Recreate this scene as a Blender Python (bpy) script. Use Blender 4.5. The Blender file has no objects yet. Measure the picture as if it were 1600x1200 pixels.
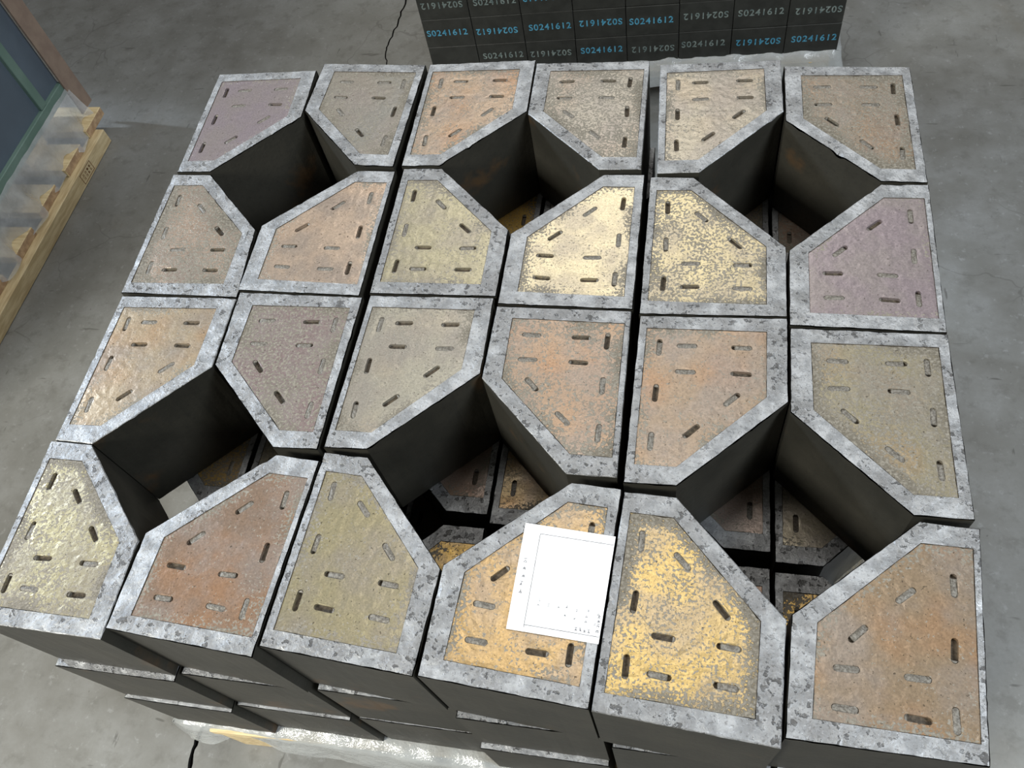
import bpy, math, random
from mathutils import Vector, Matrix, noise
from mathutils.geometry import delaunay_2d_cdt

random.seed(7)
sc = bpy.context.scene
COL = sc.collection

# ------------------------------------------------------------------ camera
cam_d = bpy.data.cameras.new('camera')
cam = bpy.data.objects.new('camera', cam_d)
COL.objects.link(cam)
cam_d.sensor_width = 36.0
cam_d.lens = 1319.5754 / 1600 * 36.0
cam_d.clip_start = 0.02
cam.matrix_world = Matrix(((0.978597, -0.052516, 0.198973, 0.2228),
                           (0.1479, 0.851776, -0.502596, -0.6451),
                           (-0.143086, 0.521267, 0.841313, 1.4930),
                           (0, 0, 0, 1)))
sc.camera = cam

# ------------------------------------------------------------------ world, lights, exposure
sc.view_settings.view_transform = 'Standard'
sc.view_settings.look = 'None'
sc.view_settings.exposure = -0.16
sc.view_settings.gamma = 1.0
sc.view_settings.use_curve_mapping = False
w = bpy.data.worlds.new('hall')
sc.world = w
w.use_nodes = True
w.node_tree.nodes['Background'].inputs[0].default_value = (1.0, 0.96, 0.80, 1)
w.node_tree.nodes['Background'].inputs[1].default_value = 0.06


def area(name, loc, target, sx, sy, power, color):
    d = bpy.data.lights.new(name, 'AREA')
    d.shape = 'RECTANGLE'
    d.size, d.size_y = sx, sy
    d.energy = power
    d.color = color
    o = bpy.data.objects.new(name, d)
    COL.objects.link(o)
    o.location = loc
    o.rotation_euler = (Vector(target) - Vector(loc)).to_track_quat('-Z', 'Y').to_euler()
    return o


area('daylight_from_door', (-5.6, 1.7, 3.3), (0.3, 0.4, 0.4), 0.25, 0.9, 310, (0.72, 0.84, 1.0))
area('rear_skylight', (-0.35, 3.7, 4.5), (0, 0.2, 0.64), 2.8, 0.9, 62, (1.0, 0.98, 0.94))
area('middle_skylight', (-0.15, 0.85, 4.7), (0, -0.2, 0.64), 2.0, 0.55, 42, (1.0, 0.97, 0.92))
area('front_skylight', (-2.7, -3.0, 3.2), (-0.95, -0.9, 0.0), 1.6, 1.2, 78, (1.0, 0.98, 0.90)).data.spread = math.radians(80)
area('right_skylight', (3.4, -1.0, 3.2), (1.1, -0.1, 0.0), 1.4, 1.4, 72, (0.86, 0.93, 1.0)).data.spread = math.radians(110)


# ------------------------------------------------------------------ helpers
def mesh_obj(name, verts, faces, mats, parent=None, fm=None, smooth=False):
    me = bpy.data.meshes.new(name)
    me.from_pydata([tuple(v) for v in verts], [], [tuple(f) for f in faces])
    for m in (mats if isinstance(mats, (list, tuple)) else [mats]):
        me.materials.append(m)
    if fm:
        me.polygons.foreach_set('material_index', fm)
    if smooth:
        me.polygons.foreach_set('use_smooth', [True] * len(me.polygons))
    me.update()
    o = bpy.data.objects.new(name, me)
    COL.objects.link(o)
    if parent:
        o.parent = parent
    return o


def inst(src, parent=None):
    o = src.copy()
    COL.objects.link(o)
    o.parent = parent
    return o


def tag(o, label=None, cat=None, group=None, kind=None):
    if label: o['label'] = label
    if cat: o['category'] = cat
    if group: o['group'] = group
    if kind: o['kind'] = kind
    return o


def empty(name, loc, rz=0):
    o = bpy.data.objects.new(name, None)
    COL.objects.link(o)
    o.location = loc
    o.rotation_euler = (0, 0, rz)
    o.empty_display_size = 0.05
    return o


def box_data(x0, x1, y0, y1, z0, z1, b=0.0):
    """box with small chamfered edges along all sides (b > 0)"""
    if b <= 0:
        v = [(x, y, z) for z in (z0, z1) for y in (y0, y1) for x in (x0, x1)]
        f = [(0, 2, 3, 1), (4, 5, 7, 6), (0, 1, 5, 4), (2, 6, 7, 3), (0, 4, 6, 2), (1, 3, 7, 5)]
        return v, f
    v, f = [], []
    idx = {}
    for cx, X in ((0, x0), (1, x1)):
        for cy, Y in ((0, y0), (1, y1)):
            for cz, Z in ((0, z0), (1, z1)):
                sx, sy, sz = (1 if cx == 0 else -1), (1 if cy == 0 else -1), (1 if cz == 0 else -1)
                for ax in range(3):
                    p = [X + sx * b, Y + sy * b, Z + sz * b]
                    p[ax] = (X, Y, Z)[ax]
                    idx[(cx, cy, cz, ax)] = len(v)
                    v.append(tuple(p))
    for c in (0, 1):
        f.append(tuple(idx[k + (0,)] for k in ((c, 0, 0), (c, 1, 0), (c, 1, 1), (c, 0, 1))))
        f.append(tuple(idx[k + (1,)] for k in ((0, c, 0), (1, c, 0), (1, c, 1), (0, c, 1))))
        f.append(tuple(idx[k + (2,)] for k in ((0, 0, c), (1, 0, c), (1, 1, c), (0, 1, c))))
    for a in (0, 1):
        for c in (0, 1):
            f.append((idx[(0, a, c, 1)], idx[(1, a, c, 1)], idx[(1, a, c, 2)], idx[(0, a, c, 2)]))
            f.append((idx[(a, 0, c, 0)], idx[(a, 1, c, 0)], idx[(a, 1, c, 2)], idx[(a, 0, c, 2)]))
            f.append((idx[(a, c, 0, 0)], idx[(a, c, 1, 0)], idx[(a, c, 1, 1)], idx[(a, c, 0, 1)]))
            for d in (0, 1):
                f.append((idx[(a, c, d, 0)], idx[(a, c, d, 1)], idx[(a, c, d, 2)]))
    return v, f


def box(name, dims, mat, parent=None, b=0.0015):
    v, f = box_data(*dims, b)
    o = mesh_obj(name, v, f, mat, parent)
    me = o.data
    import bmesh
    bm = bmesh.new(); bm.from_mesh(me)
    bmesh.ops.recalc_face_normals(bm, faces=bm.faces)
    bm.to_mesh(me); bm.free()
    return o


def pip(pt, poly):
    x, y = pt
    c = False
    j = len(poly) - 1
    for i in range(len(poly)):
        xi, yi = poly[i]; xj, yj = poly[j]
        if (yi > y) != (yj > y) and x < (xj - xi) * (y - yi) / (yj - yi) + xi:
            c = not c
        j = i
    return c


def resample(poly, step, jit=0.0, seed=0.0):
    out = []
    n = len(poly)
    for i in range(n):
        a = Vector(poly[i]); b = Vector(poly[(i + 1) % n])
        L = (b - a).length
        k = max(1, int(round(L / step)))
        nrm = Vector((-(b - a).y, (b - a).x)) / max(L, 1e-9)
        for q in range(k):
            p = a.lerp(b, q / k)
            if jit and q:
                s = noise.noise(Vector((p.x * 60 + seed, p.y * 60, seed * 1.3))) + 0.6 * noise.noise(Vector((p.x * 190, p.y * 190 + seed, seed)))
                p = p + nrm * jit * s
            out.append((p.x, p.y))
    return out


def seg_dist(p, a, b):
    ax, ay = a; bx, by = b
    dx, dy = bx - ax, by - ay
    t = ((p[0] - ax) * dx + (p[1] - ay) * dy) / max(dx * dx + dy * dy, 1e-12)
    t = min(1, max(0, t))
    return math.hypot(p[0] - ax - t * dx, p[1] - ay - t * dy)


def cdt(loops, step, margin=0.4, poly=None, holes=()):
    """triangulate region inside loops[0] and outside the rest; jittered interior points"""
    verts, edges = [], []
    for lp in loops:
        o = len(verts)
        verts += [Vector(p) for p in lp]
        edges += [(o + i, o + (i + 1) % len(lp)) for i in range(len(lp))]
    nb = len(verts)
    outer = loops[0]
    if step:
        xs = [p[0] for p in outer]; ys = [p[1] for p in outer]
        cp = [(v.x, v.y) for v in verts]
        x = min(xs)
        while x < max(xs):
            y = min(ys)
            while y < max(ys):
                q = (x + random.uniform(-.3, .3) * step, y + random.uniform(-.3, .3) * step)
                y += step
                if not pip(q, poly or outer) or any(pip(q, h) for h in (holes or loops[1:])):
                    continue
                if min((q[0] - c[0]) ** 2 + (q[1] - c[1]) ** 2 for c in cp) < (margin * step) ** 2:
                    continue
                verts.append(Vector(q))
            x += step
    r = delaunay_2d_cdt(verts, edges, [], 0, 1e-7)
    vo = [(v.x, v.y) for v in r[0]]
    fo = []
    for f in r[2]:
        c = (sum(vo[i][0] for i in f) / 3, sum(vo[i][1] for i in f) / 3)
        if pip(c, outer) and not any(pip(c, h) for h in loops[1:]):
            a, b, d = [vo[i] for i in f]
            if (b[0] - a[0]) * (d[1] - a[1]) - (b[1] - a[1]) * (d[0] - a[0]) < 0:
                f = [f[0], f[2], f[1]]
            fo.append(list(f))
    return vo, fo, nb


# ------------------------------------------------------------------ materials
def new_mat(name):
    m = bpy.data.materials.new(name)
    m.use_nodes = True
    nt = m.node_tree
    return m, nt, nt.nodes['Principled BSDF']


class G:
    """tiny node-graph helper"""
    def __init__(s, nt):
        s.nt = nt

    def n(s, t, **kw):
        o = s.nt.nodes.new(t)
        for k, v in kw.items():
            setattr(o, k, v)
        return o

    def link(s, a, b):
        s.nt.links.new(a, b)

    def coords(s, per_object=True):
        tc = s.n('ShaderNodeTexCoord')
        if not per_object:
            return tc.outputs['Object']
        oi = s.n('ShaderNodeObjectInfo')
        add = s.n('ShaderNodeVectorMath', operation='MULTIPLY_ADD')
        s.link(oi.outputs['Random'], add.inputs[0])
        add.inputs[1].default_value = (7.3, 3.1, 5.7)
        s.link(tc.outputs['Object'], add.inputs[2])
        return add.outputs[0]

    def noise(s, vec, scale, detail=3, rough=0.55, out='Fac'):
        o = s.n('ShaderNodeTexNoise')
        o.inputs['Scale'].default_value = scale
        o.inputs['Detail'].default_value = detail
        o.inputs['Roughness'].default_value = rough
        s.link(vec, o.inputs['Vector'])
        return o.outputs[out]

    def math(s, op, a, b=None, c=None, clamp=False):
        o = s.n('ShaderNodeMath', operation=op)
        o.use_clamp = clamp
        for i, x in enumerate((a, b, c)):
            if x is None: continue
            if isinstance(x, (int, float)): o.inputs[i].default_value = x
            else: s.link(x, o.inputs[i])
        return o.outputs[0]

    def ramp(s, fac, lo, hi, a=0.0, b=1.0):
        o = s.n('ShaderNodeMapRange')
        o.interpolation_type = 'SMOOTHSTEP'
        s.link(fac, o.inputs[0])
        for i, x in enumerate((lo, hi, a, b)):
            if isinstance(x, (int, float)): o.inputs[i + 1].default_value = x
            else: s.link(x, o.inputs[i + 1])
        return o.outputs[0]

    def mix(s, fac, a, b, mode='MIX'):
        o = s.n('ShaderNodeMix', data_type='RGBA', blend_type=mode)
        if isinstance(fac, (int, float)): o.inputs[0].default_value = fac
        else: s.link(fac, o.inputs[0])
        for i, x in ((6, a), (7, b)):
            if isinstance(x, tuple): o.inputs[i].default_value = (*x, 1)
            else: s.link(x, o.inputs[i])
        return o.outputs[2]

    def bump(s, h, strength, dist, bsdf):
        o = s.n('ShaderNodeBump')
        o.inputs['Strength'].default_value = strength
        o.inputs['Distance'].default_value = dist
        s.link(h, o.inputs['Height'])
        s.link(o.outputs[0], bsdf.inputs['Normal'])


def srgb(r, g, b):
    def f(c):
        c /= 255
        return c / 12.92 if c <= .04045 else ((c + .055) / 1.055) ** 2.4
    return (f(r), f(g), f(b))


def mat_border():
    """frosted graphite skin with rough, pitted patches"""
    m, nt, p = new_mat('graphite_rim'); g = G(nt)
    v = g.coords()
    att = g.n('ShaderNodeAttribute', attribute_type='OBJECT', attribute_name='pitted')
    big = g.noise(v, 22, 3)
    fine = g.noise(v, 260, 4, .65)
    pits = g.noise(v, 120, 3, .6)
    rough = g.math('ADD', big, g.math('MULTIPLY', att.outputs['Fac'], .3))
    patch = g.ramp(rough, .46, .68)
    pitm = g.math('MULTIPLY', g.ramp(pits, .56, .64), g.ramp(patch, 0, 1, .22, 1.0))
    base = g.mix(g.ramp(g.noise(v, 60, 4), .35, .65), srgb(144, 146, 148), srgb(182, 184, 186))
    base = g.mix(g.math('MULTIPLY', patch, .55), base, srgb(128, 127, 126))
    base = g.mix(g.math('MULTIPLY', pitm, .75), base, srgb(62, 60, 58))
    base = g.mix(g.math('MULTIPLY', g.ramp(fine, .58, .68), .4), base, srgb(205, 206, 210))
    base = g.mix(g.math('MULTIPLY', g.ramp(g.noise(v, 310, 3, .6), .57, .66), .45), base, srgb(84, 82, 80))
    g.link(base, p.inputs['Base Color'])
    p.inputs['Metallic'].default_value = .55
    g.link(g.ramp(fine, .3, .7, .42, .66), p.inputs['Roughness'])
    h = g.math('ADD', g.math('MULTIPLY', fine, .5), g.math('MULTIPLY', g.math('SUBTRACT', 1, pitm), .9))
    h = g.math('ADD', h, g.math('MULTIPLY', g.math('MULTIPLY', pits, patch), 1.2))
    g.bump(h, .9, .0016, p)
    return m


def mat_side():
    """pressed side of the blocks, with shade painted into its darkened base colour"""
    m, nt, p = new_mat('shaded_carbon_side'); g = G(nt)
    v = g.coords()
    n1 = g.noise(v, 9, 3)
    n2 = g.noise(v, 160, 4)
    base = g.mix(g.ramp(n1, .35, .7), srgb(42, 41, 35), srgb(55, 53, 46))
    base = g.mix(g.math('MULTIPLY', g.ramp(g.noise(v, 7.5, 4, .6), .60, .72), .5), base, srgb(98, 70, 38))  # brownish stain patches, also painting in orange-gold reflections inside the holes
    base = g.mix(g.math('MULTIPLY', g.ramp(n2, .5, .7), .3), base, srgb(36, 35, 32))
    g.link(base, p.inputs['Base Color'])
    p.inputs['Roughness'].default_value = .55
    g.bump(g.math('ADD', n2, g.math('MULTIPLY', g.noise(v, 35, 3), 1.5)), .3, .0012, p)
    return m


def mat_plate():
    """thin metallic film, colour from the object, worn through to grey by the amount in 'flake'"""
    m, nt, p = new_mat('coated_face'); g = G(nt)
    v = g.coords()
    oi = g.n('ShaderNodeObjectInfo')
    fl = g.n('ShaderNodeAttribute', attribute_type='OBJECT', attribute_name='flake').outputs['Fac']
    ru = g.n('ShaderNodeAttribute', attribute_type='OBJECT', attribute_name='rust').outputs['Fac']
    gl = g.n('ShaderNodeAttribute', attribute_type='OBJECT', attribute_name='glint').outputs['Fac']
    n1 = g.noise(v, 290, 4, .6)
    n2 = g.noise(v, 19, 3, .5)
    n3 = g.noise(v, 13, 2, .5)
    # wear threshold: more wear where the large noise is high
    a = g.math('ADD', n1, g.math('MULTIPLY', n2, .25))
    thr = g.math('SUBTRACT', .834, g.math('MULTIPLY', fl, .38))
    edge = g.n('ShaderNodeAttribute', attribute_name='edge').outputs['Fac']
    side = g.ramp(g.noise(v, 15, 2), .38, .62, .02, .20)
    thr = g.math('SUBTRACT', thr, g.math('MULTIPLY', g.ramp(edge, 0, 1, 1, 0), side))
    wear = g.ramp(g.math('SUBTRACT', a, thr), -.018, .022)
    col = g.mix(g.math('MULTIPLY', g.ramp(n3, .42, .68), ru), oi.outputs['Color'], srgb(172, 122, 78))
    col = g.mix(g.ramp(g.noise(v, 17, 3), .38, .66, 0, .55), col, srgb(142, 134, 128))
    tone = g.ramp(g.noise(v, 420, 2), .3, .7, .86, 1.1)
    hs = g.n('ShaderNodeHueSaturation')
    g.link(tone, hs.inputs['Value']); g.link(col, hs.inputs['Color'])
    grey = g.mix(g.ramp(n1, .4, .7), srgb(96, 90, 78), srgb(138, 132, 120))
    base = g.mix(wear, hs.outputs[0], grey)
    spk = g.math('MULTIPLY', g.ramp(g.noise(v, 330, 2), .66, .71), .8)
    base = g.mix(spk, base, srgb(70, 62, 50))
    g.link(base, p.inputs['Base Color'])
    inv = g.math('SUBTRACT', 1, wear)
    g.link(g.math('MULTIPLY', inv, gl), p.inputs['Metallic'])
    g.link(g.ramp(wear, 0, 1, .36, .62), p.inputs['Roughness'])
    h = g.math('ADD', g.math('MULTIPLY', inv, .5), g.math('MULTIPLY', g.noise(v, 90, 4, .6), 1.1))
    h = g.math('ADD', h, g.math('MULTIPLY', g.math('MULTIPLY', n1, wear), 1.1))
    g.bump(h, .55, .0011, p)
    return m


def mat_simple(name, c1, c2, scale, rough=.7, metallic=0.0, bump=.3, bdist=.001, stretch=None, per_object=True, detail=4):
    m, nt, p = new_mat(name); g = G(nt)
    v = g.coords(per_object)
    if stretch:
        mp = g.n('ShaderNodeMapping')
        mp.inputs['Scale'].default_value = stretch
        g.link(v, mp.inputs[0]); v = mp.outputs[0]
    n = g.noise(v, scale, detail, .6)
    g.link(g.mix(g.ramp(n, .35, .68), c1, c2), p.inputs['Base Color'])
    p.inputs['Roughness'].default_value = rough
    p.inputs['Metallic'].default_value = metallic
    if bump:
        g.bump(n, bump, bdist, p)
    return m


def mat_floor():
    m, nt, p = new_mat('concrete_floor'); g = G(nt)
    v = g.coords(False)
    big = g.noise(v, 1.6, 4, .55)
    mid = g.noise(v, 9, 5, .6)
    fine = g.noise(v, 130, 4, .6)
    base = g.mix(g.ramp(big, .3, .7), srgb(102, 101, 96), srgb(124, 125, 122))
    base = g.mix(g.ramp(mid, .35, .75, 0, .4), base, srgb(148, 150, 150))
    base = g.mix(g.ramp(g.noise(v, 3.3, 5, .6), .58, .75, 0, .4), base, srgb(106, 98, 84))
    # dark scuffs: stretched noise in two directions
    for sc_, rot, thr in (((8, 45, 1), .4, .67), ((50, 9, 1), -.3, .68), ((70, 70, 1), 0, .70)):
        mp = g.n('ShaderNodeMapping')
        mp.inputs['Scale'].default_value = sc_
        mp.inputs['Rotation'].default_value = (0, 0, rot)
        g.link(v, mp.inputs[0])
        k = g.noise(mp.outputs[0], 1.0, 3, .6)
        base = g.mix(g.ramp(k, thr, thr + .05, 0, .6), base, srgb(62, 60, 56))
    # hairline crazing
    vo = g.n('ShaderNodeTexVoronoi', feature='DISTANCE_TO_EDGE')
    wv = g.n('ShaderNodeVectorMath', operation='ADD')
    sc2 = g.n('ShaderNodeVectorMath', operation='SCALE'); sc2.inputs[3].default_value = .10
    g.link(g.noise(v, 6, 3, .6, 'Color'), sc2.inputs[0])
    g.link(v, wv.inputs[0]); g.link(sc2.outputs[0], wv.inputs[1])
    g.link(wv.outputs[0], vo.inputs['Vector'])
    vo.inputs['Scale'].default_value = 5.5
    line = g.math('MULTIPLY', g.ramp(vo.outputs['Distance'], .003, .012, 1, 0), g.ramp(g.noise(v, 2.5, 2), .5, .62, 0, .4))
    base = g.mix(g.ramp(g.noise(v, 26, 5, .7), .50, .68, 0, .42), base, srgb(88, 87, 82))
    base = g.mix(g.ramp(g.noise(v, 48, 4, .7), .58, .70, 0, .35), base, srgb(158, 160, 160))
    base = g.mix(line, base, srgb(74, 72, 68))
    base = g.mix(g.ramp(fine, .3, .75, 0, .22), base, srgb(104, 103, 100))
    g.link(base, p.inputs['Base Color'])
    g.link(g.ramp(mid, .3, .7, .5, .68), p.inputs['Roughness'])
    g.bump(g.math('ADD', fine, mid), .15, .001, p)
    return m


def mat_film(name='clear_plastic_film', lo=.36, hi=.5, col=(.72, .75, .77, 1)):
    m, nt, p = new_mat(name); g = G(nt)
    v = g.coords()
    p.inputs['Base Color'].default_value = col
    p.inputs['Roughness'].default_value = .16
    p.inputs['Specular IOR Level'].default_value = .9
    g.link(g.ramp(g.noise(v, 20, 3), .35, .7, lo, hi), p.inputs['Alpha'])
    g.bump(g.noise(v, 30, 5, .65), .8, .006, p)
    return m


M = dict(
    rim=mat_border(), side=mat_side(), plate=mat_plate(), floor=mat_floor(), film=mat_film(), skirt=mat_film('crumpled_plastic_film', .66, .84, (.44, .46, .46, 1)),
    slot_dark=mat_simple('slot_bottom', srgb(64, 56, 46), srgb(98, 88, 74), 300, .7),
    slot_fill=mat_simple('slot_debris', srgb(92, 87, 79), srgb(136, 132, 124), 420, .5, .2, .7),
    wood=mat_simple('pine_wood', srgb(196, 172, 128), srgb(222, 203, 160), 14, .65, 0, .15, .001, (1, 9, 9)),
    wood_y=mat_simple('pine_wood_lengthwise', srgb(186, 164, 124), srgb(214, 196, 156), 14, .65, 0, .15, .001, (9, 1, 9)),
    endgrain=mat_simple('pine_end_grain', srgb(164, 134, 104), srgb(196, 168, 134), 60, .8),
    crack=mat_simple('crack_bottom', srgb(30, 28, 26), srgb(46, 43, 40), 80, .9),
    brick=mat_simple('black_brick', srgb(32, 33, 30), srgb(42, 43, 40), 30, .5, 0, .3, .0006),
    cyan=mat_simple('cyan_stencil_ink', srgb(46, 112, 140), srgb(84, 150, 176), 160, .6, 0, 0),
    faint=mat_simple('faded_stencil_ink', srgb(78, 92, 92), srgb(118, 128, 124), 160, .6, 0, 0),
    paper=mat_simple('white_paper', srgb(246, 247, 248), srgb(252, 252, 252), 20, .6, 0, 0),
    ink=mat_simple('grey_print', srgb(104, 104, 110), srgb(140, 140, 144), 200, .7, 0, 0),
    stamp=mat_simple('brown_stamp_ink', srgb(112, 72, 40), srgb(134, 90, 54), 200, .8, 0, 0),
    slate=mat_simple('slate_panel', srgb(84, 96, 108), srgb(92, 105, 118), 5, .5, 0, .1),
    green=mat_simple('green_frame', srgb(98, 124, 114), srgb(112, 136, 127), 8, .55, 0, .1),
    card=mat_simple('brown_cardboard', srgb(134, 116, 104), srgb(146, 128, 114), 25, .85, 0, .1),
    cap=mat_simple('grey_shadow_caster', srgb(118, 122, 124), srgb(138, 142, 144), 6, .5, 0, .3),
)

# ------------------------------------------------------------------ floor with two open cracks
def crack_poly(pts, ws):
    L, R = [], []
    for i, (x, y) in enumerate(pts):
        a = Vector(pts[max(0, i - 1)]); b = Vector(pts[min(len(pts) - 1, i + 1)])
        d = (b - a).normalized(); n = Vector((-d.y, d.x)) * ws[i] / 2
        L.append((x + n.x, y + n.y)); R.append((x - n.x, y - n.y))
    return L + R[::-1]


def wiggle(pts, n, amp, seed):
    out = []
    for i in range(len(pts) - 1):
        for k in range(n):
            t = k / n
            x = pts[i][0] * (1 - t) + pts[i + 1][0] * t; y = pts[i][1] * (1 - t) + pts[i + 1][1] * t
            out.append((x + amp * noise.noise(Vector((y * 34, seed, 0))) + amp * .6 * noise.noise(Vector((y * 110, seed, 3))), y))
    out.append(pts[-1])
    return out


c1 = wiggle([(-.69, 2.1), (-.66, 1.72), (-.658, 1.574), (-.657, 1.498), (-.660, 1.433), (-.664, 1.375), (-.668, 1.335), (-.652, 1.296), (-.654, 1.20), (-.63, 1.02), (-.62, .84), (-.60, .62)], 4, .006, 1.7)
w1 = [.0062 - .0045 * min(1, i / len(c1)) for i in range(len(c1))]
c2 = wiggle([(-.568, -.42), (-.578, -.500), (-.5815, -.53), (-.577, -.56), (-.574, -.62), (-.59, -.80)], 4, .003, 5.1)
w2 = [.0075 + .0015 * math.sin(i * 1.3) for i in range(len(c2))]
P1, P2 = crack_poly(c1, w1), crack_poly(c2, w2)
frame = [(-7, -6), (7, -6), (7, 8), (-7, 8)]
vo, fo, nb = cdt([frame, P1, P2], 0)
fv = [(x, y, 0) for x, y in vo]
floor = mesh_obj('floor', fv, fo, M['floor'])
tag(floor, kind='structure')
for P in (P1, P2):
    n = len(P)
    v = [(x, y, 0) for x, y in P] + [(x, y, -.012) for x, y in P]
    f = [(i, (i + 1) % n, n + (i + 1) % n, n + i) for i in range(n)]
    h = n // 2
    f += [(n + i, n + i + 1, n + n - 2 - i, n + n - 1 - i) for i in range(h - 1)]
    o = mesh_obj('crack', v, f, M['crack'], floor)

# ------------------------------------------------------------------ refractory blocks
U = .175
ZT = .64
H = .1716
LAY = .1724
CANON = [(0, 0), (1, 0), (1, .65), (.33, 1.31), (0, 1.31)]
ORDER = {0: (0, 1, 2, 3, 4), 1: (1, 0, 4, 3, 2), 2: (4, 3, 2, 1, 0), 3: (2, 3, 4, 0, 1)}
PIT = .0055


def affine(dst):
    """least squares map from canonical (u,v) to the plan"""
    n = 5
    A = [[u, v, 1] for u, v in CANON]
    AtA = Matrix([[sum(A[k][i] * A[k][j] for k in range(n)) for j in range(3)] for i in range(3)])
    inv = AtA.inverted()
    r = []
    for c in (0, 1):
        b = Vector([sum(A[k][i] * dst[k][c] for k in range(n)) for i in range(3)])
        r.append(inv @ b)
    return lambda u, v: (r[0][0] * u + r[0][1] * v + r[0][2], r[1][0] * u + r[1][1] * v + r[1][2])


def stadium(cx, cy, ang, L, W, n=5):
    pts = []
    for s, a0 in ((1, -math.pi / 2), (-1, math.pi / 2)):
        for k in range(n + 1):
            a = a0 + math.pi * k / n
            x = s * (L - W) / 2 + math.cos(a) * W / 2; y = math.sin(a) * W / 2
            pts.append((cx + x * math.cos(ang) - y * math.sin(ang), cy + x * math.sin(ang) + y * math.cos(ang)))
    return pts


SLOTS = [(.155, .27, 90), (.155, .635, 90), (.15, 1.0, 90), (.34, .25, 0), (.34, .46, 0), (.70, .25, 0), (.70, .46, 0), (.645, .66, 135), (.40, .91, 135)]
SW, SL = .0068, .0245


def slot_mesh(var):
    st = stadium(0, 0, 0, SL + .001, SW + .0009)
    n = len(st)
    v = [(x, y, -.0053) for x, y in st]; f = [list(range(n))]; fm = [0]
    lo, hi = {0: (-.5, .12), 1: (-.2, .5), 2: (-.5, .42), 3: (.3, .5)}[var]
    fill = [(x, y) for x, y in st if lo * SL - .004 <= x <= hi * SL + .004]
    cx = sum(p[0] for p in fill) / len(fill)
    top = [(x + (cx - x) * .08, y * .9) for x, y in fill]
    zt = -.0016 if var != 2 else -.0009
    o = len(v); k = len(fill)
    v += [(x, y, -.0052) for x, y in fill] + [(x, y, zt - .0006 + .0004 * math.sin(x * 900)) for x, y in top] + [(cx, 0, zt + .0005)]
    for i in range(k):
        j = (i + 1) % k
        f += [(o + i, o + j, o + k + j, o + k + i), (o + k + i, o + k + j, o + 2 * k)]
        fm += [1, 1]
    ob = mesh_obj('slot', v, f, [M['slot_dark'], M['slot_fill']], None, fm)
    return ob


SLOTV = [slot_mesh(i) for i in range(4)]
slot_used = [False] * 4


def get_slot(var, parent):
    if not slot_used[var]:
        slot_used[var] = True
        SLOTV[var].parent = parent
        return SLOTV[var]
    return inst(SLOTV[var], parent)


def plate_outline(mapf, mu0=.06, mu1=.14, mf=.115, mn=.14, cc=1.49):
    p = [(mu0, mf), (1 - mu1, mf), (1 - mu1, cc - (1 - mu1)), (cc - (1.31 - mn), 1.31 - mn), (mu0, 1.31 - mn)]
    return [mapf(*q) for q in p]


def ccw(p):
    a = sum(p[i][0] * p[(i + 1) % len(p)][1] - p[(i + 1) % len(p)][0] * p[i][1] for i in range(len(p)))
    return p if a > 0 else p[::-1]


def scale_poly(poly, k):
    cx = sum(p[0] for p in poly) / len(poly); cy = sum(p[1] for p in poly) / len(poly)
    return [(cx + (x - cx) * k, cy + (y - cy) * k) for x, y in poly]


def inset(poly, d):
    """move each side of a ccw polygon inwards by d"""
    n = len(poly); out = []
    for i in range(n):
        a, b, c = Vector(poly[i - 1]), Vector(poly[i]), Vector(poly[(i + 1) % n])
        d1 = (b - a).normalized(); d2 = (c - b).normalized()
        n1 = Vector((-d1.y, d1.x)); n2 = Vector((-d2.y, d2.x))
        k = (n1 + n2); k = k / max(k.dot(n1), .2)
        out.append((b.x + k.x * d, b.y + k.y * d))
    return out


def block_body(outline, plate, name, seed, step=.006):
    outer = ccw(inset(ccw(outline), .0006))
    out_r = resample(outer, .006, .0004, seed)
    inn = inset(outer, .0009)
    top = resample(inn, .006, .0006, seed + 3)
    pit = resample(ccw(inset(ccw(plate), -.0005)), .012)
    vo, fo, nb = cdt([top, pit], step)
    nt_, np_ = len(top), len(pit)
    V = []
    for i, (x, y) in enumerate(vo):
        z = H
        if i >= nb:
            z += .0005 * noise.noise(Vector((x * 160 + seed, y * 160, 0))) - .0002
        elif i < nt_:
            c = noise.noise(Vector((x * 75 + seed, y * 75, 1.5)))
            z -= .0003 + max(0, c - .32) * .004
        V.append((x, y, z))
    F = [tuple(f) for f in fo]; FM = [0] * len(F)
    # rim wall: upper wall loop, bottom loop
    o1 = len(V)
    for x, y in out_r:
        c = noise.noise(Vector((x * 75 + seed, y * 75, 1.5)))
        V.append((x, y, H - .0012 - max(0, c - .30) * .008))
    o2 = len(V)
    V += [(x, y, 0) for x, y in out_r]
    no = len(out_r)
    if no == nt_:
        for i in range(no):
            j = (i + 1) % no
            F.append((i, o1 + i, o1 + j, j)); FM.append(0)
    for i in range(no):
        j = (i + 1) % no
        F.append((o1 + i, o2 + i, o2 + j, o1 + j)); FM.append(1)
    F.append(tuple(range(o2 + no - 1, o2 - 1, -1))); FM.append(1)
    # pit walls and floor
    o3 = len(V)
    V += [(x, y, H - PIT) for x, y in pit]
    for i in range(np_):
        j = (i + 1) % np_
        F.append((nt_ + i, nt_ + j, o3 + j, o3 + i)); FM.append(2)
    F.append(tuple(range(o3, o3 + np_))); FM.append(2)
    return mesh_obj(name, V, F, [M['rim'], M['side'], M['slot_dark']], None, FM)


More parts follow.
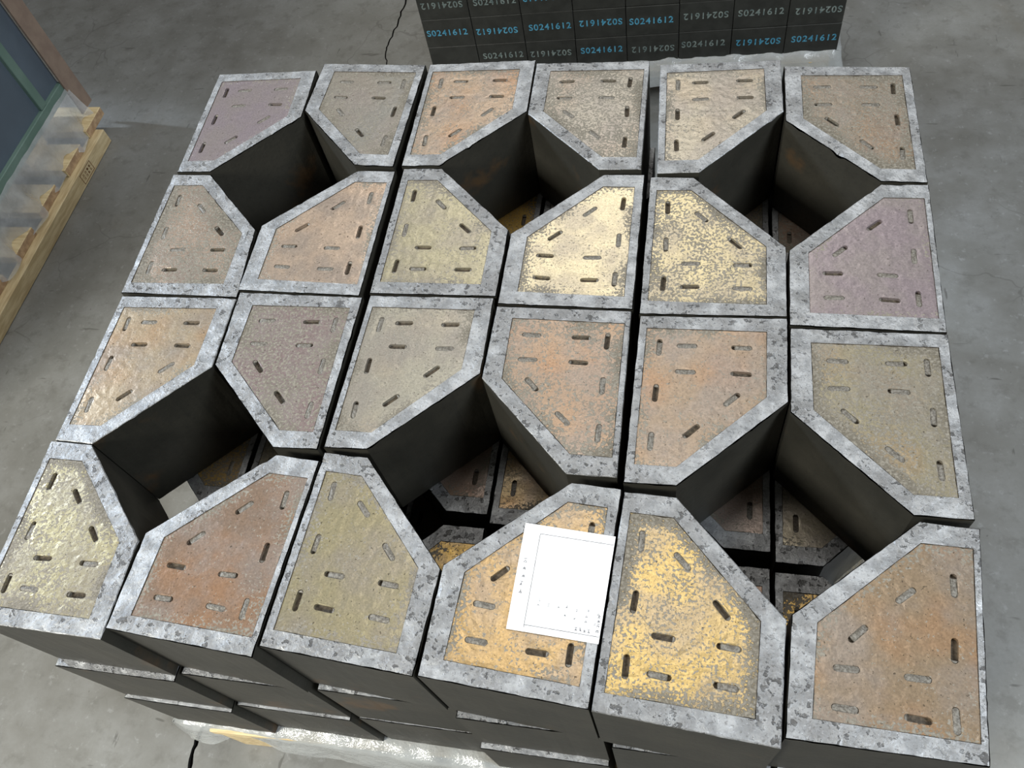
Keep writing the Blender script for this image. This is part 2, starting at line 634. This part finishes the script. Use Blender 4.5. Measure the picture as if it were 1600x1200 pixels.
def block_plate(plate, slots, name, seed, parent, jit=.0007, step=.006):
    pl = resample(ccw(plate), .005, jit, seed + 9)
    loops = [pl] + [ccw(s) for s in slots]
    vo, fo, nb = cdt(loops, step)
    V = [(x, y, H - .0006 + (.00035 * noise.noise(Vector((x * 130 + seed, y * 130, 4))) if i >= nb else -.0002)) for i, (x, y) in enumerate(vo)]
    F = [tuple(f) for f in fo]
    s = 0
    nv = len(V)
    V += [(x, y, H - PIT + .0002) for x, y in vo[:nb]]
    for lp in loops:
        n = len(lp)
        for i in range(n):
            j = (i + 1) % n
            F.append((s + i, nv + s + i, nv + s + j, s + j))
        s += n
    ob = mesh_obj(name, V, F, M['plate'], parent)
    at = ob.data.attributes.new('edge', 'FLOAT', 'POINT')
    vals = [min(1.0, min(seg_dist((x, y), plate[i - 1], plate[i]) for i in range(5)) / .020) for x, y in vo]
    vals += [0.0] * (len(V) - len(vals))
    at.data.foreach_set('value', vals)
    return ob


TOPS = {
  'A1': (0, [(-0.5696, 0.4402), (-0.3943, 0.4451), (-0.3889, 0.3341), (-0.5049, 0.2135), (-0.5617, 0.2126)]),
  'A2': (1, [(-0.3865, 0.4615), (-0.2087, 0.4522), (-0.212, 0.2249), (-0.2744, 0.2287), (-0.3886, 0.348)]),
  'A3': (0, [(-0.2029, 0.4528), (-0.0295, 0.4582), (-0.0272, 0.3404), (-0.1421, 0.2276), (-0.2004, 0.2262)]),
  'A4': (1, [(-0.0284, 0.4498), (0.147, 0.4488), (0.15, 0.2207), (0.0907, 0.2205), (-0.0265, 0.3356)]),
  'A5': (0, [(0.1624, 0.4395), (0.3377, 0.4448), (0.3407, 0.3348), (0.2285, 0.2155), (0.1714, 0.2135)]),
  'A6': (1, [(0.3411, 0.4305), (0.5136, 0.4233), (0.5167, 0.1979), (0.4591, 0.1998), (0.3421, 0.3148)]),
  'B1': (2, [(-0.5659, 0.2092), (-0.5013, 0.2081), (-0.3908, 0.0998), (-0.3794, -0.0221), (-0.5589, -0.0209)]),
  'B2': (3, [(-0.2652, 0.2182), (-0.2063, 0.2171), (-0.2047, -0.0125), (-0.3831, -0.0097), (-0.3854, 0.1078)]),
  'B3': (2, [(-0.1958, 0.223), (-0.1362, 0.2225), (-0.0199, 0.1077), (-0.0193, -0.0061), (-0.1924, -0.0077)]),
  'B4': (3, [(0.0987, 0.2113), (0.1559, 0.2116), (0.1567, -0.0193), (-0.0167, -0.0173), (-0.0171, 0.1009)]),
  'B5': (2, [(0.1627, 0.2074), (0.2216, 0.2065), (0.3405, 0.0868), (0.3403, -0.0222), (0.1638, -0.0254)]),
  'B6': (3, [(0.4588, 0.1958), (0.5172, 0.1957), (0.5153, -0.0368), (0.3412, -0.0343), (0.3427, 0.0816)]),
  'C1': (0, [(-0.5545, -0.0253), (-0.3798, -0.0222), (-0.3763, -0.1333), (-0.4982, -0.2555), (-0.5527, -0.2541)]),
  'C2': (1, [(-0.3786, -0.0117), (-0.1991, -0.0133), (-0.2001, -0.2408), (-0.2574, -0.2426), (-0.3743, -0.1303)]),
  'C3': (0, [(-0.1905, -0.0098), (-0.0213, -0.0072), (-0.0196, -0.123), (-0.1388, -0.2361), (-0.1937, -0.2378)]),
  'C4': (1, [(-0.0162, -0.0203), (0.1552, -0.0204), (0.1568, -0.2484), (0.0996, -0.2484), (-0.0178, -0.1293)]),
  'C5': (0, [(0.1651, -0.0268), (0.3403, -0.0232), (0.3398, -0.1399), (0.2211, -0.2534), (0.1629, -0.2541)]),
  'C6': (1, [(0.3422, -0.0371), (0.5158, -0.0377), (0.5178, -0.2662), (0.4593, -0.2666), (0.3403, -0.1523)]),
  'D1': (2, [(-0.5577, -0.2545), (-0.498, -0.2559), (-0.3842, -0.3719), (-0.3832, -0.487), (-0.5528, -0.4848)]),
  'D2': (3, [(-0.2499, -0.2506), (-0.1927, -0.2542), (-0.2043, -0.4858), (-0.3835, -0.4748), (-0.3798, -0.3624)]),
  'D3': (2, [(-0.1907, -0.2427), (-0.1346, -0.2451), (-0.021, -0.3702), (-0.0281, -0.4845), (-0.201, -0.4735)]),
  'D4': (3, [(0.1067, -0.2572), (0.1631, -0.2609), (0.1505, -0.4943), (-0.0246, -0.4834), (-0.0205, -0.3655)]),
  'D5': (2, [(0.1654, -0.2634), (0.2221, -0.2657), (0.334, -0.3867), (0.3272, -0.5063), (0.1522, -0.495)]),
  'D6': (3, [(0.4641, -0.271), (0.5213, -0.2741), (0.5027, -0.4986), (0.3295, -0.4972), (0.3377, -0.3806)]),
}


# colour of the coating, wear, rust tint, metallic sheen, rim pitting, shift of slots, label
LOOK = {
 'A1': ((156, 140, 146), .02, .0, .35, 0, 0, 'smooth mauve-grey faced block with pale frosted rim, back-left corner of the stack'),
 'A2': ((150, 145, 133), .45, .1, .3, .2, 0, 'dull grey-taupe grainy faced block, second from left in the back row'),
 'A3': ((192, 160, 128), .3, .45, .4, 0, 0, 'tan faced block with orange blush, third from left in the back row'),
 'A4': ((178, 166, 146), .5, .2, .4, .3, 0, 'grey-beige crinkled faced block, fourth from left in the back row, beside the wide gap'),
 'A5': ((186, 172, 146), .25, .1, .45, .1, 0, 'grey-to-pale-gold faced block, fifth from left in the back row, beside the wide gap'),
 'A6': ((158, 138, 114), .5, .2, .4, .1, 0, 'brownish grainy faced block, back-right corner of the stack'),
 'B1': ((206, 176, 150), .55, .1, .55, .35, 0, 'pinkish-gold speckled faced block, leftmost in the second row from the back'),
 'B2': ((214, 182, 152), .06, .1, .5, 0, 0, 'smooth peach faced block with clean slots, second from left in the second row'),
 'B3': ((188, 176, 136), .25, .0, .5, .4, 0, 'smooth yellow-beige faced block, third from left in the second row'),
 'B4': ((232, 212, 164), .22, .0, .6, .1, 0, 'brightest pale gold faced block catching the light, in the second row'),
 'B5': ((224, 202, 146), .46, .0, .6, .3, 0, 'pale gold heavily speckled faced block, fifth from left in the second row'),
 'B6': ((156, 138, 142), .02, .0, .35, 0, 0, 'smooth mauve-pink faced block, rightmost in the second row'),
 'C1': ((196, 170, 132), .15, .3, .4, .1, 0, 'smooth tan-orange faced block, leftmost in the third row from the back'),
 'C2': ((148, 124, 120), .5, .0, .3, .35, 0, 'dark mauve-brown pebbly faced block, second from left in the third row'),
 'C3': ((180, 172, 150), .3, .1, .4, .1, 0, 'pale greyish-beige faced block, third from left in the third row'),
 'C4': ((190, 154, 120), .4, .4, .5, .4, 0, 'orange-tan grainy faced block with pitted rim, fourth from left in the third row'),
 'C5': ((176, 148, 118), .2, .4, .45, .1, 0, 'smooth brownish-tan faced block with blotched upper edge, fifth from left in the third row'),
 'C6': ((166, 154, 120), .48, .2, .4, .2, 0, 'olive-tan blotchy faced block, rightmost in the third row'),
 'D1': ((206, 190, 134), .45, .0, .5, .3, .0, 'creamy yellow crinkled faced block, front-left corner of the stack'),
 'D2': ((152, 120, 94), .16, .35, .35, .1, .0, 'reddish-brown faced block, second from left in the front row'),
 'D3': ((172, 158, 114), .18, .0, .5, .4, .04, 'olive-beige smooth faced block with pitted rim, third from left in the front row'),
 'D4': ((216, 172, 102), .2, .1, .6, .2, .0, 'golden faced block lying under the white paper in the front row'),
 'D5': ((226, 186, 100), .42, .0, .65, .4, .0, 'bright gold heavily speckled faced block right of the paper in the front row'),
 'D6': ((160, 132, 98), .1, .4, .35, .2, -.06, 'smooth brown faced block with dark slots, front-right corner of the stack'),
}
for key in sorted(TOPS):
    t, pts = TOPS[key]
    colr, flake, rust, glint, pitted, dv, label = LOOK[key]
    can = [pts[i] for i in ORDER[t]]
    cx = sum(p[0] for p in pts) / 5; cy = sum(p[1] for p in pts) / 5
    can = [(x - cx, y - cy) for x, y in can]
    mp = affine(can)
    seed = ord(key[0]) * 3.1 + ord(key[1]) * 7.7
    plate = plate_outline(mp, .06 + .015 * math.sin(seed), .14, .115, .14, 1.49)
    body = block_body(can, plate, 'refractory_block', seed)
    body.location = (cx, cy, ZT - H)
    body['pitted'] = float(pitted)
    tag(body, label, 'block', 'dark blocks with coated faces, top layer of the stack')
    slots, plc = [], []
    for k, (u, v, a) in enumerate(SLOTS):
        v += dv
        c = mp(u, v); ar = math.radians(a)
        q = mp(u + math.cos(ar) * .1, v + math.sin(ar) * .1)
        ang = math.atan2(q[1] - c[1], q[0] - c[0]) + random.uniform(-.05, .05)
        slots.append(stadium(c[0], c[1], ang, SL, SW)); plc.append((c, ang))
    pl = block_plate(plate, slots, 'coated_face', seed, body, .0004 + .0014 * flake)
    mean = sum(colr) / 3
    pl.color = (*srgb(*[(q + (mean - q) * .28) * .92 for q in colr]), 1)
    pl['flake'] = float(flake); pl['rust'] = float(rust); pl['glint'] = float(glint)
    pl['label'] = 'recessed metallic coated face'
    for (c, ang) in plc:
        s = get_slot(random.choice([0, 0, 1, 1, 2, 2, 3]), body)
        s.location = (c[0], c[1], H)
        s.rotation_euler = (0, 0, ang + (math.pi if random.random() < .5 else 0))

# lower layers: shared meshes in two mirror shapes
X0 = [-3.18, -2.165, -1.12, -.11, .94, 1.95]
TOPY = {'A': [2.53, 2.60, 2.60, 2.56, 2.52, 2.44], 'B': [1.20, 1.24, 1.27, 1.20, 1.18, 1.12],
        'C': [-.14, -.08, -.05, -.12, -.15, -.22], 'D': [-1.48, -1.45, -1.44, -1.48, -1.52, -1.56]}
BW, BD = .99, 1.30


def rect_case(mirror):
    """cut at bottom right (mirror False: type 0) or bottom left (type 1), centred"""
    q = [((u - .5) * BW * U, (BD / 2 - v * BD / 1.31) * U) for u, v in CANON]
    if mirror:
        q = [(-x, y) for x, y in q]
    return q


proto = {}
for mir in (False, True):
    can = rect_case(mir)
    mp = affine(can)
    plate = plate_outline(mp)
    b = block_body(can, plate, 'refractory_block', 11.3 + mir, .012)
    slots = []; plc = []
    for (u, v, a) in SLOTS:
        c = mp(u, v); ar = math.radians(a)
        q = mp(u + math.cos(ar) * .1, v + math.sin(ar) * .1)
        ang = math.atan2(q[1] - c[1], q[0] - c[0])
        slots.append(stadium(c[0], c[1], ang, SL, SW)); plc.append((c, ang))
    pl = block_plate(plate, slots, 'coated_face', 3.3 + mir, b, .0005, .012)
    proto[mir] = (b, pl, plc)

ROWN = {'A': 'back', 'B': 'second', 'C': 'third', 'D': 'front'}
COLN = ['leftmost', 'second from left', 'third from left', 'fourth from left', 'fifth from left', 'rightmost']
used = {False: False, True: False}
for layer in (1, 2):
    for r in 'ABCD':
        for c in range(6):
            t = TOPS[r + str(c + 1)][0]
            if layer == 1:
                t = {0: 1, 1: 0, 2: 3, 3: 2}[t]
            mir = t in (1, 2)
            b, pl, plc = proto[mir]
            if used[mir]:
                b = inst(b); pl = inst(pl, b)
            else:
                used[mir] = True
            x = (X0[c] + .5) * U; y = (TOPY[r][c] - BD / 2) * U
            if r == 'D':
                y += ([-.045, -.015, -.01, -.03, -.04, -.02] if layer == 1 else [-.075, -.04, -.02, -.075, -.04, -.03])[c] * U
            b.location = (x + random.uniform(-.0006, .0006), y, ZT - H - LAY * layer)
            b.rotation_euler = (0, 0, math.pi if t in (2, 3) else 0)
            b['pitted'] = random.choice([.1, .3, .4])
            base = random.choice([(150, 140, 120), (168, 146, 108), (140, 122, 110), (196, 160, 84)])
            if layer == 1 and r == 'D' and c in (2, 3, 5): base = (206, 168, 84)
            pl.color = (*srgb(*base), 1)
            pl['flake'] = random.choice([.2, .45, .55]); pl['rust'] = random.choice([0., .2, .4]); pl['glint'] = .45
            pl['label'] = 'recessed metallic coated face'
            nm = 'middle' if layer == 1 else 'bottom'
            tag(b, 'dark block in the %s layer of the stack, %s of the %s row' % (nm, COLN[c], ROWN[r]), 'block',
                'dark blocks in the %s layer of the stack' % nm)
            if layer == 1:
                for (cc, ang) in plc:
                    s = get_slot(random.choice([0, 1, 2, 3]), b)
                    s.location = (cc[0], cc[1], H)
                    s.rotation_euler = (0, 0, ang)


# ------------------------------------------------------------------ pallets
def pallet(loc, rz, lx, ly, nb, label, z_top=.119, board_w=.1, th=.022, first=None, along_x=True, over=.012, foot_x=None):
    """deck boards run along x, stringers along y"""
    root = empty('wooden_pallet', loc, rz)
    tag(root, label, 'pallet', 'wooden pallets')
    zs = z_top - th
    xs = foot_x or [-lx / 2 + .03, 0, lx / 2 - .03]
    sw = .03
    for x in xs:
        box('stringer', (x - sw, x + sw, -ly / 2, ly / 2, .0005, zs), M['wood_y'], root)
    ys = first or [-ly / 2 + board_w / 2 + i * (ly - board_w) / (nb - 1) for i in range(nb)]
    for y in ys:
        o = box('deck_board', (-lx / 2 - over, lx / 2 + over, y - board_w / 2, y + board_w / 2, zs, z_top), M['wood'], root)
        o.data.materials.append(M['endgrain'])
        for p in o.data.polygons:
            if abs(p.normal.x) > .9:
                p.material_index = 1
    return root


def skirt(name, pts, z0, z1, flare, label, seed, amp=.006, closed=True, topamp=.004, parent=None, crest=.012, lift=None):
    """wrinkled film hanging from a closed plan outline"""
    lp = resample(pts, .011) if closed else None
    if not closed:
        lp = []
        for i in range(len(pts) - 1):
            a, b = Vector(pts[i]), Vector(pts[i + 1]); k = max(1, int((b - a).length / .011))
            lp += [tuple(a.lerp(b, q / k)) for q in range(k)]
        lp.append(pts[-1])
    n = len(lp); rows = 6
    V, F = [], []
    for j in range(rows + 1):
        t = j / rows
        for i, (x, y) in enumerate(lp):
            a = Vector(lp[(i - 1) % n]) if closed or i else Vector(lp[0])
            b = Vector(lp[(i + 1) % n]) if closed or i < n - 1 else Vector(lp[-1])
            d = (b - a).normalized(); nr = Vector((d.y, -d.x))
            s = i * .011
            w_ = noise.noise(Vector((s * 14, t * 1.5, seed))) * amp * (0.3 + t) + noise.noise(Vector((s * 45, t * 3, seed + 5))) * amp * .45
            off = flare * t + w_
            if j == 0: off = -.028
            if j == 1: off = w_ * .6 + .001
            z = z1 + (z0 - z1) * t + (topamp * noise.noise(Vector((s * 22, 0, seed + 9))) * (1 - t) + topamp * 2.2 * noise.noise(Vector((s * 9, 3, seed))) * t)
            if j == 0: z = z1
            if j == 1: z = z1 + crest * (.3 + max(0, noise.noise(Vector((s * 26, 1, seed))) + .25))
            if lift and j > 1:
                gz = math.exp(-((x - lift[0]) / lift[1]) ** 2) if y < 0 else 0
                z += gz * lift[2] * t; off -= gz * lift[3] * t
            V.append((x + nr.x * off, y + nr.y * off, z))
    m = n if closed else n - 1
    for j in range(rows):
        for i in range(m):
            k = (i + 1) % n
            F.append((j * n + i, j * n + k, (j + 1) * n + k, (j + 1) * n + i))
    o = mesh_obj(name, V, F, M['skirt'], parent, smooth=True)
    if label: tag(o, label, 'film')
    return o


pallet((-.02, -.030, 0), .035, .97, .925, 7, 'pale wooden pallet carrying the stack of dark blocks')
skirt('plastic_film', [(-.563, -.5035), (-.3, -.5015), (.1, -.508), (.525, -.511), (.52, .47), (-.572, .47)], .032, .1212, .016,
      'crumpled clear film skirt hanging around the pallet under the dark blocks', 3.0, lift=(-.455, .045, .06, .014))

# ------------------------------------------------------------------ paper
pr = [(.0628, -.3105), (.1608, -.3172), (.1535, -.4310), (.0590, -.4262)]
root = None
Zp = ZT + .0009
V, F = [], []
N = 8
for j in range(N + 1):
    for i in range(N + 1):
        s, t = i / N, j / N
        a = Vector(pr[0]).lerp(Vector(pr[1]), s); b = Vector(pr[3]).lerp(Vector(pr[2]), s)
        p = a.lerp(b, t)
        V.append((p.x, p.y, Zp + .0007 * math.sin(s * 3 + 1) * math.sin(t * 2.4)))
for j in range(N):
    for i in range(N):
        q = j * (N + 1) + i
        F.append((q, q + N + 1, q + N + 2, q + 1))
o_ = len(V)
V += [(v[0], v[1], v[2] - .00025) for v in V]
F += [tuple(o_ + k for k in f[::-1]) for f in F[:N * N]]
paper = mesh_obj('paper_sheet', V, F, M['paper'], None, smooth=False)
tag(paper, 'white printed paper sheet lying on the golden block in the front row', 'paper')


def pp(s, t, dz=.0010):
    a = Vector(pr[0]).lerp(Vector(pr[1]), s); b = Vector(pr[3]).lerp(Vector(pr[2]), s)
    p = a.lerp(b, t)
    return (p.x, p.y, Zp + .0007 * math.sin(s * 3 + 1) * math.sin(t * 2.4) + dz * .25)


def strip(V, F, s0, t0, s1, t1, w):
    dx, dy = s1 - s0, t1 - t0
    L = math.hypot(dx, dy); nx, ny = -dy / L * w / 2, dx / L * w / 2
    k = max(1, int(L / .12)); o = len(V)
    for i in range(k + 1):
        u = i / k
        V.append(pp(s0 + dx * u + nx, t0 + dy * u + ny)); V.append(pp(s0 + dx * u - nx, t0 + dy * u - ny))
    for i in range(k):
        F.append((o + 2 * i, o + 2 * i + 2, o + 2 * i + 3, o + 2 * i + 1))


V, F = [], []
strip(V, F, .185, .085, .995, .085, .006); strip(V, F, .185, .085, .185, .965, .006); strip(V, F, .185, .940, .995, .940, .006)
mesh_obj('printed_frame', V, F, M['ink'], paper)


def glyph(V, F, s, t, h, kinds):
    g = h * .5
    for k in kinds:
        a = {'h': (-g, 0, g, 0), 't': (-g, -g, g, -g), 'v': (0, -g, 0, g), 'd': (-g, g, 0, -g * .2), 'e': (g, g, 0, -g * .2), 'b': (-g, g, g, g)}[k]
        strip(V, F, s + a[0], t + a[1], s + a[2], t + a[3], h * .16)


V, F = [], []
rnd = random.Random(3)
for i in range(5):                      # column of characters in the left margin, turned sideways
    glyph(V, F, .075 + .004 * i % .01, .36 + i * .072, .034, rnd.sample('htvdeb', 4))
for s, t in ((.30, .70), (.30, .745), (.41, .735), (.60, .80), (.71, .815), (.83, .82), (.83, .775), (.84, .73), (.93, .84), (.72, .745), (.61, .72), (.52, .735), (.95, .74)):
    glyph(V, F, s, t, .024, rnd.sample('htvdeb', 3))
for i in range(4):
    glyph(V, F, .74 + i * .045, .905, .028, rnd.sample('htvdeb', 4))
for i in range(4):
    glyph(V, F, .965, .76 + i * .042, .03, rnd.sample('htvdeb', 4))
mesh_obj('printed_characters', V, F, M['ink'], paper)

# ------------------------------------------------------------------ rear stack of black bricks
RA = math.radians(2.9)
rear = Vector((-.442, 1.087, 0))
ex = Vector((math.cos(RA), math.sin(RA), 0))


def font(mat):
    cu = bpy.data.curves.new('stencilled_number', 'FONT')
    cu.body = 'S0241612'
    cu.size = .0225
    cu.space_character = 1.16
    cu.offset = .00035
    cu.extrude = .00015
    cu.align_x = 'CENTER'; cu.align_y = 'CENTER'
    ob = bpy.data.objects.new('tmp_text', cu)
    COL.objects.link(ob)
    bpy.context.view_layer.update()
    dg = bpy.context.evaluated_depsgraph_get()
    me = bpy.data.meshes.new_from_object(ob.evaluated_get(dg))
    bpy.data.objects.remove(ob); bpy.data.curves.remove(cu)
    me.name = 'stencilled_number'
    me.materials.clear(); me.materials.append(mat)
    return me


TXT = {'c': font(M['cyan']), 'f': font(M['faint'])}
BWd, BH, BDp = .1222, .0765, .23
zb = .118
# per row from the bottom: ink (c cyan, f faded, - none), orientation (u upright, i inverted)
ROWS = ['-u fu fi cu fi fu ci cu'.split(), 'cu ci cu ci cu fi fu fi'.split(), 'fi fu ci fu -u -u fu fi'.split()]
RN = ['lowest', 'middle', 'top']
INK = {'c': 'bright cyan', 'f': 'faded grey', '-': 'no'}
v, f = box_data(.0006, BWd - .0008, 0, BDp, 0, BH - .0008, .0008)
pb = box('black_brick', (.0006, BWd - .0008, 0, BDp, 0, BH - .0008), M['brick'], None, .0008)
first = True
for r, row in enumerate(ROWS):
    for c, code in enumerate(row):
        b = pb if first else inst(pb)
        first = False
        p = rear + ex * (c * BWd)
        off = random.uniform(-.0012, .0012)
        b.location = (p.x - math.sin(RA) * off, p.y + math.cos(RA) * off, zb + r * BH)
        b.rotation_euler = (0, 0, RA)
        tag(b, 'black brick, %s %snumber, %s in %s row of rear stack' % (
            INK[code[0]], 'inverted ' if code[1] == 'i' and code[0] != '-' else '',
            ['leftmost', 'second from left', 'third from left', 'fourth from left', 'fourth from right', 'third from right', 'second from right', 'rightmost'][c], RN[r]),
            'brick', 'black numbered bricks of the rear stack')
        if code[0] != '-':
            t = bpy.data.objects.new('stencilled_number', TXT[code[0]])
            COL.objects.link(t)
            t.parent = b
            t.location = (BWd / 2 + random.uniform(-.004, .004), -.0003, BH * .50 + random.uniform(-.004, .004))
            t.rotation_euler = (math.pi / 2, math.pi if code[1] == 'i' else 0, 0)
            if code[1] == 'i':
                t.rotation_euler = Matrix.Rotation(math.pi, 3, 'Y').to_4x4().to_3x3().__matmul__(Matrix.Rotation(math.pi / 2, 3, 'X')).to_euler()
pc = rear + ex * .49
pallet((pc.x - math.sin(RA) * .38, pc.y + math.cos(RA) * .42, 0), RA, .92, .86, 6, 'wooden pallet under the rear stack of black bricks', z_top=.100)


def rl(s, t):
    return (rear.x + math.cos(RA) * s - math.sin(RA) * t, rear.y + math.sin(RA) * s + math.cos(RA) * t)


skirt('plastic_film', [rl(-.006, -.006), rl(.985, -.006), rl(.985, .24), rl(-.006, .24)], .060, .1175, .02,
      'clear plastic film under the rear stack of black bricks', 8.0)

# ------------------------------------------------------------------ left pallet with film-wrapped load
lp = empty('wooden_pallet', (-1.95, .45, 0))
tag(lp, 'pale wooden pallet with protruding board ends under the wrapped load at left', 'pallet', 'wooden pallets')
st = None
for k, x in enumerate((-.46, 0, .55)):
    s_ = box('stringer', (x - .035, x + .0, -.62, .528, .0005, .043), M['wood_y'], lp)
for k, y in enumerate((.991, .843, .693, .545, .392, .245, .095, -.055)):
    y -= .45
    xo = .53 - (.004, 0, .006, .003, .008, 0, .004, 0)[k]
    o = box('deck_board', (-.52, xo, y - .05, y + .05, .0431, .068), M['wood'], lp)
    o.data.materials.append(M['endgrain'])
    for p in o.data.polygons:
        if abs(p.normal.x) > .9:
            p.material_index = 1
# stamp on the outer stringer face (x = -1.40)
V, F = [], []


def quad_yz(y0, z0, y1, z1):
    o = len(V)
    V.extend([(.5506, y0, z0), (.5506, y1, z0), (.5506, y1, z1), (.5506, y0, z1)]); F.append((o, o + 1, o + 2, o + 3))


a0, a1, b0, b1 = .352, .414, .007, .037
for q in ((a0, b0, a1, b0 + .0018), (a0, b1 - .0018, a1, b1), (a0, b0, a0 + .002, b1), (a1 - .002, b0, a1, b1)):
    quad_yz(*q)
rnd = random.Random(5)
for i in range(4):
    yy = a0 + .010 + i * .0125
    for z in (.014, .024):
        quad_yz(yy, z, yy + .007, z + .0016)
        quad_yz(yy, z + .0045, yy + .006, z + .006)
        quad_yz(yy + rnd.choice([0, .0025, .005]), z, yy + .0018 + rnd.choice([0, .0025, .005]), z + .006)
mesh_obj('brown_stamp', V, F, M['stamp'], lp)

ld = empty('wrapped_crate', (-1.95, .45, .075))
tag(ld, 'tall dark slate crate with green frame and brown cardboard corner on the left pallet', 'crate')
HX = .486          # outer face of the load at x = -1.464
TOPZ = .86
y0, y1 = -.58, .567
box('side_panel', (-.50, HX - .012, y0 + .01, y1 - .0005, .07, TOPZ - .02), M['slate'], ld)
box('bottom_rail', (-.51, HX, y0, y1, .066, .100), M['green'], ld)
box('top_rail', (-.51, HX, y0, y1, TOPZ - .035, TOPZ), M['green'], ld)
for yy in (.465, .16, -.15, -.46):
    box('frame_post', (HX - .02, HX - .001, yy - .014, yy + .014, .1002, TOPZ - .0352), M['green'], ld)
# skid feet under the crate, hidden behind the film
for yy in (-.4, 0, .4):
    box('skid', (-.48, HX - .06, yy - .05, yy + .05, -.0068, .0658), M['wood'], ld)
# cardboard corner angle on the far vertical edge
v, f = box_data(HX + .0005, HX + .006, y1 - .010, y1 + .048, -.003, TOPZ, 0)
v2, f2 = box_data(HX - .05, HX + .0005, y1 + .046, y1 + .052, -.003, TOPZ, 0)
mesh_obj('cardboard_corner', v + v2, f + [tuple(i + 8 for i in q) for q in f2], M['card'], ld)

# stretch film: hangs from the lower rail to the deck, sags between the boards, pokes over board ends
V, F = [], []
ny, nz = 120, 9
for j in range(nz + 1):
    t = j / nz
    for i in range(ny + 1):
        y = -.14 + i / ny * 1.155
        board = max(0, math.cos((y - .991) / .149 * 2 * math.pi))
        x = -1.461 + .014 * t + .028 * (1 - board) * t + .006 * math.sin(y * 31) * t + .008 * noise.noise(Vector((y * 13, t * 2, 1))) * (t + .15)
        z = .158 - .086 * t - .022 * max(0, t - .55) / .45 * (1 - board) + .004 * noise.noise(Vector((y * 25, t * 3, 7)))
        V.append((x, y, z))
for j in range(nz):
    for i in range(ny):
        q = j * (ny + 1) + i
        F.append((q, q + ny + 1, q + ny + 2, q + 1))
o = mesh_obj('plastic_film', V, F, M['film'], None, smooth=True)
tag(o, 'hazy stretch film hanging from the crate over the left pallet boards', 'film')

# unseen second load, added further back left to cast the floor's shadow edge
shade_load = empty('wrapped_crate', (-2.85, 2.02, 0))
tag(shade_load, 'tall grey load added out of view on the left to shade the floor', 'crate')
box('shadow_caster', (-.62, .62, -.645, .9, .12, 1.9), M['cap'], shade_load, .01)
for x in (-.5, 0, .5):
    box('skid', (x - .05, x + .05, -.7, .88, .0005, .12), M['wood_y'], shade_load)
